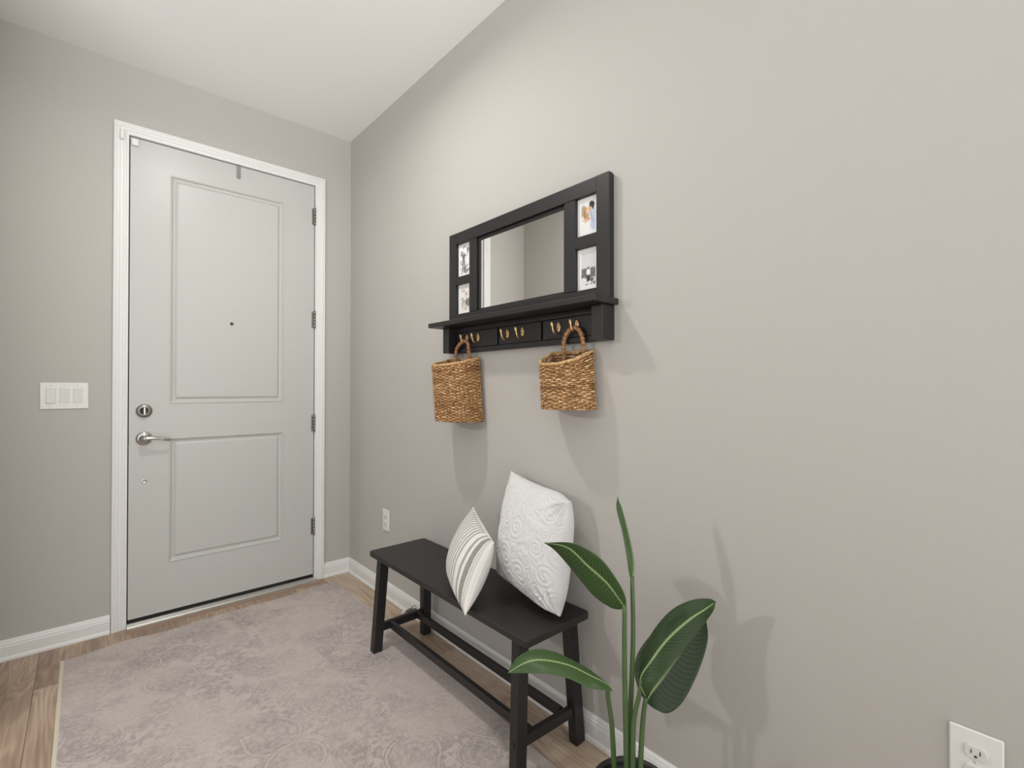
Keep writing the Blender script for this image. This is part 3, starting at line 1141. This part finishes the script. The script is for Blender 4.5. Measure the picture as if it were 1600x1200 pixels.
# large white cushion leaning on the wall
p2 = thing('throw_pillow', 'larger plump white cushion with raised swirl pattern at the right on the bench', 'cushion', (-.15, -1.85, bT), 'cushions on the bench')
F, B, U, V = pillow_grids((-.055, -1.668, .880), (-.080, -2.025, .850), (-.115, -1.655, .490), (-.165, -2.045, .442), .190, 150, k=.068, pw=.48,
                          relief=damask, wr=.0035, seed=12, zmin=bT+.0015, xmax=-.004, blunt=((1, 1, .13), (1, -1, .11)))
m = MB().grid(F)
build('front_cover', m, M_white_fab, p2, recalc=False)
build('back_cover', MB().grid(B, flip=True), M_white_fab, p2, recalc=False)

# smaller striped cushion leaning on it
p1 = thing('throw_pillow', 'smaller off-white cushion with grey stripes leaning on the plump white one', 'cushion', (-.25, -1.65, bT), 'cushions on the bench')
F, B, U, V = pillow_grids((-.115, -1.500, .716), (-.245, -1.790, .668), (-.235, -1.500, .470), (-.362, -1.785, .452), .148, 150, k=.055, pw=.5, wr=.002, seed=33, zmin=bT+.0015)
def stripes(u, v):
    w = u*.945+.006*(fbm(u*9, v*9, 3)-.5)
    D = np.zeros(u.shape)
    def band(c, hw, s):
        return np.clip((hw-np.abs(w-c))/.004+.5, 0, 1)*s
    for k in range(12):
        D = np.maximum(D, band(.03+.058*k, .0145, .72))
    D = np.maximum(D, band(.775, .019, .72))
    D = np.maximum(D, band(.855, .028, .85))
    D = np.maximum(D, band(.900, .005, .6))
    D = np.maximum(D, band(.918, .004, .5))
    th = .8+.4*vnoise(u*170, v*170, 4)
    return np.clip(D*th, 0, 1)
D = stripes(U, V)[..., None]
Cc = L3((224, 220, 214))*(1-D)+L3((122, 118, 115))*D
m = MB().grid(F, col=[tuple(map(float, c))+(1.0,) for row in Cc for c in row])
build('striped_cover', m, M_stripe_fab, p1, recalc=False)
build('back_cover', MB().grid(B, flip=True), M_back_fab, p1, recalc=False)
edge = np.concatenate([F[0, :], F[1:, -1], F[-1, -2::-1], F[-2:0:-1, 0]])[::2]
build('piping', MB().tube([tuple(p) for p in edge], .0022, 6, closed=True), M_back_fab, p1)

# ------------------------------------------------------------------ rug
def rug():
    x0, x1, y1, y0 = -1.385, -.150, -.160, -2.10
    nx, ny = 380, 600
    gx, gy = np.meshgrid(np.linspace(x0, x1, nx), np.linspace(y0, y1, ny))
    rs = np.random.default_rng(19)
    D = np.zeros(gx.shape)
    W = np.zeros(gx.shape)
    motifs = []
    for size, cnt in ((.150, 60), (.095, 150), (.055, 420)):
        for _ in range(cnt*14):
            p = np.array([rs.uniform(x0, x1), rs.uniform(y0, y1)])
            if all(np.hypot(*(p-q)) > (size+s)*.80 for q, s in motifs):
                motifs.append((p, size))
            if sum(1 for _q, s in motifs if s == size) >= cnt:
                break
    for p, s in motifs:
        ang = rs.uniform(0, 2*PI)
        sg = rs.choice([-1, 1])
        R = s*1.25
        i0, i1 = np.searchsorted(gy[:, 0], [p[1]-R, p[1]+R])
        j0, j1 = np.searchsorted(gx[0], [p[0]-R, p[0]+R])
        if i1 <= i0 or j1 <= j0:
            continue
        X, Y = gx[i0:i1, j0:j1]-p[0], gy[i0:i1, j0:j1]-p[1]
        a = (X*math.cos(ang)+Y*math.sin(ang))/s
        b = (-X*math.sin(ang)+Y*math.cos(ang))/s*sg
        if s > .05 and s < .06:       # small rosettes
            d = np.hypot(a, b)
            th = np.arctan2(b, a)
            q = d/(.72+.16*np.cos(th*6))
        else:
            q = np.full(a.shape, 9.0)
            for t in np.linspace(0, 1, 22):
                cx_, cy_, cr_ = -.38+1.22*t, -.12+.62*t**2.4, .60*(1-t)**.75+.06
                q = np.minimum(q, np.hypot(a-cx_, b-cy_)/cr_)
        ins = np.clip((1-q)/.05, 0, 1)
        dots = .5+.5*np.sin(a*s*330)*np.sin(b*s*330)
        gr = np.clip((fbm((gx[i0:i1, j0:j1]+p[0]*3)*95, gy[i0:i1, j0:j1]*95, 13, 3)-.47)/.10, 0, 1)
        wob = q+.05*(fbm(gx[i0:i1, j0:j1]*60, gy[i0:i1, j0:j1]*60, 17, 2)-.5)
        ln = lambda c, h: np.clip(1.6-np.abs(wob-c)/h, 0, 1)
        d = np.where(q > .93, .85, np.where(q > .84, .10, .22+.42*gr+.1*dots))
        d = np.maximum(d, .80*ln(.80, .030))
        d = np.maximum(d, .75*ln(.50, .030))
        d = np.maximum(d, .70*ln(.24, .030))
        D[i0:i1, j0:j1] = D[i0:i1, j0:j1]*(1-ins)+d*ins
        W[i0:i1, j0:j1] = np.maximum(W[i0:i1, j0:j1], ins)
    fill = fbm(gx*60, gy*60, 5, 3)
    D = D+(1-W)*np.clip((fill-.48)/.09, 0, 1)*.62*np.clip((fbm(gx*9, gy*9, 8)-.36)/.12, 0, 1)
    wear = np.clip((fbm(gx*5+3, gy*5, 41, 3)-.28)*2.6, .15, 1)
    mott = (fbm(gx*130, gy*130, 50, 3)-.5)
    D = np.clip(D*wear*.80+.55*mott+.22*(fbm(gx*28, gy*28, 90, 3)-.45)+.06, 0, 1)[..., None]
    tone = np.clip(fbm(gx*3.2+7, gy*3.2, 61, 3)*1.6-.3+(.25*(-gx-.75)), 0, 1)[..., None]
    ground = L3((192, 180, 173))
    dark = L3((136, 126, 121))*(1-tone)+L3((142, 132, 135))*tone
    C = ground*(1-D)+dark*D
    C = C*(1-.10*tone)+L3((180, 169, 174))*.10*tone
    edge = np.minimum(gx-x0, 9)
    bind = (edge < .012)[..., None]
    C = np.where(bind, L3((206, 198, 176)), C)
    # soft waves and wandering edges
    z = .0032+.0018*fbm(gx*6, gy*6, 71, 2)
    fx = (gx-x0)/(x1-x0)
    fy = (gy-y0)/(y1-y0)
    far = np.clip((fy-.9)/.1, 0, 1)
    z = z+far**2*.004*(.5+.5*np.sin(gx*21+1))
    yy = gy+far*(.040*(fx-.5)+.008*np.sin(gx*15)+.022*np.clip((fx-.86)/.14, 0, 1)**1.5)
    r = np.clip((fx-.9)/.1, 0, 1)
    xx = gx+r*(np.interp(gy, [-2.6, -1.79, -.96, -.16], [-.065, -.023, .018, .002])+.003*np.sin(gy*14))
    G = np.stack([xx, yy, z], -1)
    m = MB()
    m.grid(G, col=[tuple(map(float, c))+(1.0,) for row in C for c in row])
    # turned-down edge
    bd = np.concatenate([G[0, :], G[1:, -1], G[-1, -2::-1], G[-2:0:-1, 0]])
    nb = len(bd)
    low = bd.copy()
    low[:, 2] = .0004
    cE = tuple(map(float, L3((196, 184, 170))))+(1.0,)
    m.add(list(bd)+list(low), [(k, (k+1) % nb, nb+(k+1) % nb, nb+k) for k in range(nb)], True, [cE]*(2*nb))
    o = build('rug', m, fabric('rug_pile', (190, 178, 170), attr='tint', scale=700), recalc=False)
    return tag(o, 'flat pinkish beige rug with faded paisley pattern in front of the door', 'rug')
rug()

# ------------------------------------------------------------------ plant
def leaf_material():
    m = bpy.data.materials.new('leaf_green')
    m.use_nodes = True
    nt = m.node_tree
    b = nt.nodes['Principled BSDF']
    b.inputs['Roughness'].default_value = .46
    b.inputs['Specular IOR Level'].default_value = .35
    at = nt.nodes.new('ShaderNodeAttribute')
    at.attribute_name = 'tint'
    nt.links.new(at.outputs['Color'], b.inputs['Base Color'])
    return m
M_leaf = leaf_material()
M_stem = mat('stem_green', (74, 98, 58), .45, var=(25, .25))
def leaf(mid, left, right, parent, tone=1.0, seed=0, arch=.10, rim=.18):
    n, mm = 70, 21
    A, Lf, Rt = catmull(mid, n), catmull(left, n), catmull(right, n)
    rows, cols = [], []
    dk, md, vein = L3((36, 58, 31))*tone, L3((73, 100, 48))*tone, L3((156, 178, 122))
    tot = np.linalg.norm(np.diff(A, axis=0), axis=1).sum()
    nv = tot/.0115
    for i in range(n):
        t = i/(n-1)
        c, l, r_ = A[i], Lf[i], Rt[i]
        wv = np.cross(r_-l, A[min(i+1, n-1)]-A[max(i-1, 0)])
        nl = np.linalg.norm(wv)
        nrm = wv/nl if nl > 1e-9 else np.zeros(3)
        row = []
        for j in range(mm):
            s = (j-(mm-1)/2)/((mm-1)/2)
            q = abs(s)
            tgt = l if s < 0 else r_
            p = c+(tgt-c)*q
            wid = np.linalg.norm(tgt-c)
            ph = 2*PI*nv*(t-.10*q*q-.05*q)
            p = p+nrm*(arch*wid*math.sin(q*PI)*.6+.0012*math.sin(ph)*min(1, q*4)*min(1, (1-q)*5)*min(1, wid/.02))
            row.append(tuple(p))
            sv = .5+.5*math.sin(ph)
            col = dk*(1-.7*sv)+md*.7*sv
            col = col*(.92+.16*math.sin(3.1*t+seed))
            if q > .93:
                col = col*(1-rim)+vein*rim*.6
            wmid = .026*(1-.5*t)/max(wid, .004)*.09
            k = max(0.0, 1-q/max(.06, min(.5, wmid)))
            k = min(1, k*1.6)*(0 if (t > .985) else 1)
            col = col*(1-k)+vein*k
            cols.append(tuple(map(float, np.clip(col, 0, 1)))+(1.0,))
        rows.append(row)
    m = MB().grid(rows, col=cols)
    o = build('leaf', m, M_leaf, parent, recalc=False)
    sd = o.modifiers.new('thickness', 'SOLIDIFY')
    sd.thickness = .0011
    sd.offset = 0
    rb = MB()
    k1 = int(n*.96)
    sgn = 1
    return o
plant = thing('potted_plant', 'faux bird of paradise plant with paddle leaves right of the bench', 'plant', (-.298, -2.395, 0))
pc = (-.298, -2.395)
m = MB().lathe((pc[0], pc[1], .0006), (0, 0, 1), [(.074, 0), (.078, .004), (.098, .200), (.101, .222), (.1005, .226), (.094, .226), (.092, .214), (.089, .190), (0, .190)], 40)
build('pot', m, M_pot, plant)
m = MB().lathe((pc[0], pc[1], .1905), (0, 0, 1), [(.0885, 0), (.085, .004), (.05, .006), (0, .007)], 30)
build('soil', m, M_soil, plant)
LEAVES = {
 'L': dict(mid=[(-0.32, -2.352, 0.45), (-0.322, -2.338, 0.461), (-0.335, -2.282, 0.468), (-0.36, -2.236, 0.481), (-0.395, -2.181, 0.483), (-0.425, -2.149, 0.475), (-0.46, -2.111, 0.443)],
           left=[(-0.32, -2.352, 0.45), (-0.345, -2.336, 0.455), (-0.36, -2.303, 0.454), (-0.385, -2.259, 0.466), (-0.42, -2.206, 0.469), (-0.445, -2.148, 0.453), (-0.46, -2.111, 0.443)],
           right=[(-0.32, -2.352, 0.45), (-0.315, -2.312, 0.461), (-0.315, -2.246, 0.468), (-0.35, -2.174, 0.487), (-0.385, -2.132, 0.488), (-0.43, -2.113, 0.472), (-0.46, -2.111, 0.443)]),
 'T': dict(mid=[(-0.3, -2.374, 0.659), (-0.31, -2.329, 0.709), (-0.325, -2.274, 0.745), (-0.345, -2.223, 0.783), (-0.37, -2.159, 0.785)],
           left=[(-0.3, -2.374, 0.659), (-0.3, -2.351, 0.648), (-0.303, -2.323, 0.648), (-0.312, -2.279, 0.667), (-0.325, -2.226, 0.714), (-0.352, -2.185, 0.765), (-0.37, -2.159, 0.785)],
           right=[(-0.3, -2.374, 0.659), (-0.3, -2.376, 0.684), (-0.307, -2.358, 0.722), (-0.323, -2.312, 0.774), (-0.342, -2.24, 0.797), (-0.37, -2.159, 0.785)]),
 'R': dict(mid=[(-0.29, -2.425, 0.457), (-0.28, -2.405, 0.49), (-0.255, -2.424, 0.538), (-0.225, -2.45, 0.588), (-0.19, -2.485, 0.634), (-0.165, -2.514, 0.663), (-0.15, -2.533, 0.684)],
           left=[(-0.29, -2.425, 0.457), (-0.275, -2.397, 0.481), (-0.235, -2.393, 0.553), (-0.205, -2.409, 0.602), (-0.175, -2.437, 0.643), (-0.158, -2.479, 0.673), (-0.152, -2.518, 0.687), (-0.15, -2.533, 0.684)],
           right=[(-0.29, -2.425, 0.457), (-0.28, -2.448, 0.494), (-0.25, -2.465, 0.528), (-0.22, -2.476, 0.555), (-0.185, -2.496, 0.592), (-0.16, -2.515, 0.634), (-0.152, -2.529, 0.663), (-0.15, -2.533, 0.684)]),
 'B': dict(mid=[(-0.275, -2.417, 0.435), (-0.245, -2.418, 0.453), (-0.205, -2.429, 0.487), (-0.165, -2.446, 0.531), (-0.13, -2.466, 0.576), (-0.11, -2.488, 0.62)],
           left=[(-0.275, -2.417, 0.435), (-0.255, -2.381, 0.445), (-0.23, -2.353, 0.472), (-0.2, -2.351, 0.512), (-0.155, -2.381, 0.566), (-0.12, -2.435, 0.604), (-0.11, -2.488, 0.62)],
           right=[(-0.275, -2.417, 0.435), (-0.25, -2.43, 0.412), (-0.225, -2.45, 0.403), (-0.19, -2.47, 0.428), (-0.145, -2.487, 0.493), (-0.115, -2.496, 0.563), (-0.11, -2.488, 0.62)]),
 'K': dict(mid=[(-0.27, -2.373, 0.711), (-0.27, -2.378, 0.749), (-0.27, -2.374, 0.788), (-0.27, -2.359, 0.842), (-0.27, -2.343, 0.896), (-0.27, -2.329, 0.925)],
           left=[(-0.27, -2.373, 0.711), (-0.278, -2.37, 0.74), (-0.285, -2.368, 0.782), (-0.285, -2.354, 0.843), (-0.28, -2.333, 0.896), (-0.27, -2.329, 0.925)],
           right=[(-0.27, -2.373, 0.711), (-0.258, -2.366, 0.734), (-0.252, -2.354, 0.779), (-0.255, -2.341, 0.843), (-0.262, -2.328, 0.895), (-0.27, -2.329, 0.925)]),
}
STEMS = {
 'L': [(-0.308, -2.365, 0.19), (-0.3, -2.345, 0.196), (-0.305, -2.337, 0.351), (-0.315, -2.333, 0.42), (-0.32, -2.336, 0.454)],
 'T': [(-0.298, -2.383, 0.19), (-0.3, -2.38, 0.218), (-0.3, -2.376, 0.369), (-0.3, -2.372, 0.515), (-0.3, -2.372, 0.667)],
 'K': [(-0.286, -2.395, 0.19), (-0.285, -2.375, 0.206), (-0.28, -2.374, 0.359), (-0.272, -2.378, 0.571), (-0.27, -2.374, 0.731)],
 'R': [(-0.31, -2.407, 0.19), (-0.3, -2.397, 0.228), (-0.295, -2.395, 0.377), (-0.285, -2.405, 0.453), (-0.28, -2.407, 0.488)],
 'B': [(-0.286, -2.42, 0.19), (-0.29, -2.41, 0.231), (-0.28, -2.411, 0.378), (-0.275, -2.417, 0.446)],
}
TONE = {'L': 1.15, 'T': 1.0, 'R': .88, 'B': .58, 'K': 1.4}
for i, k in enumerate('LTKRB'):
    P = catmull(STEMS[k], 24)
    st = build('leaf_stem', MB().tube([tuple(p) for p in P], [.0076-.0022*j/23 for j in range(24)], 10), M_stem, plant)
    leaf(parent=st, tone=TONE[k], seed=i, arch={'L': .12, 'T': .08, 'R': .1, 'B': -.06, 'K': .2}[k], **LEAVES[k])

# door stop on the baseboard behind the bench
ds = thing('door_stop', 'grey cone shaped door stop on the baseboard behind the bench', 'door stop', (-.0115, -.865, .052))
m = MB().lathe((-.0118, -.865, .052), (-1, 0, 0), [(.0150, 0), (.0150, .004), (.0125, .006), (.0105, .030), (.0062, .055), (.0055, .062)], 20)
build('rod', m, M_steel, ds)
m = MB().lathe((-.0735, -.865, .052), (-1, 0, 0), [(.0085, 0), (.0085, .010), (.007, .013), (0, .0135)], 20)
build('rubber_tip', m, M_plate, ds)
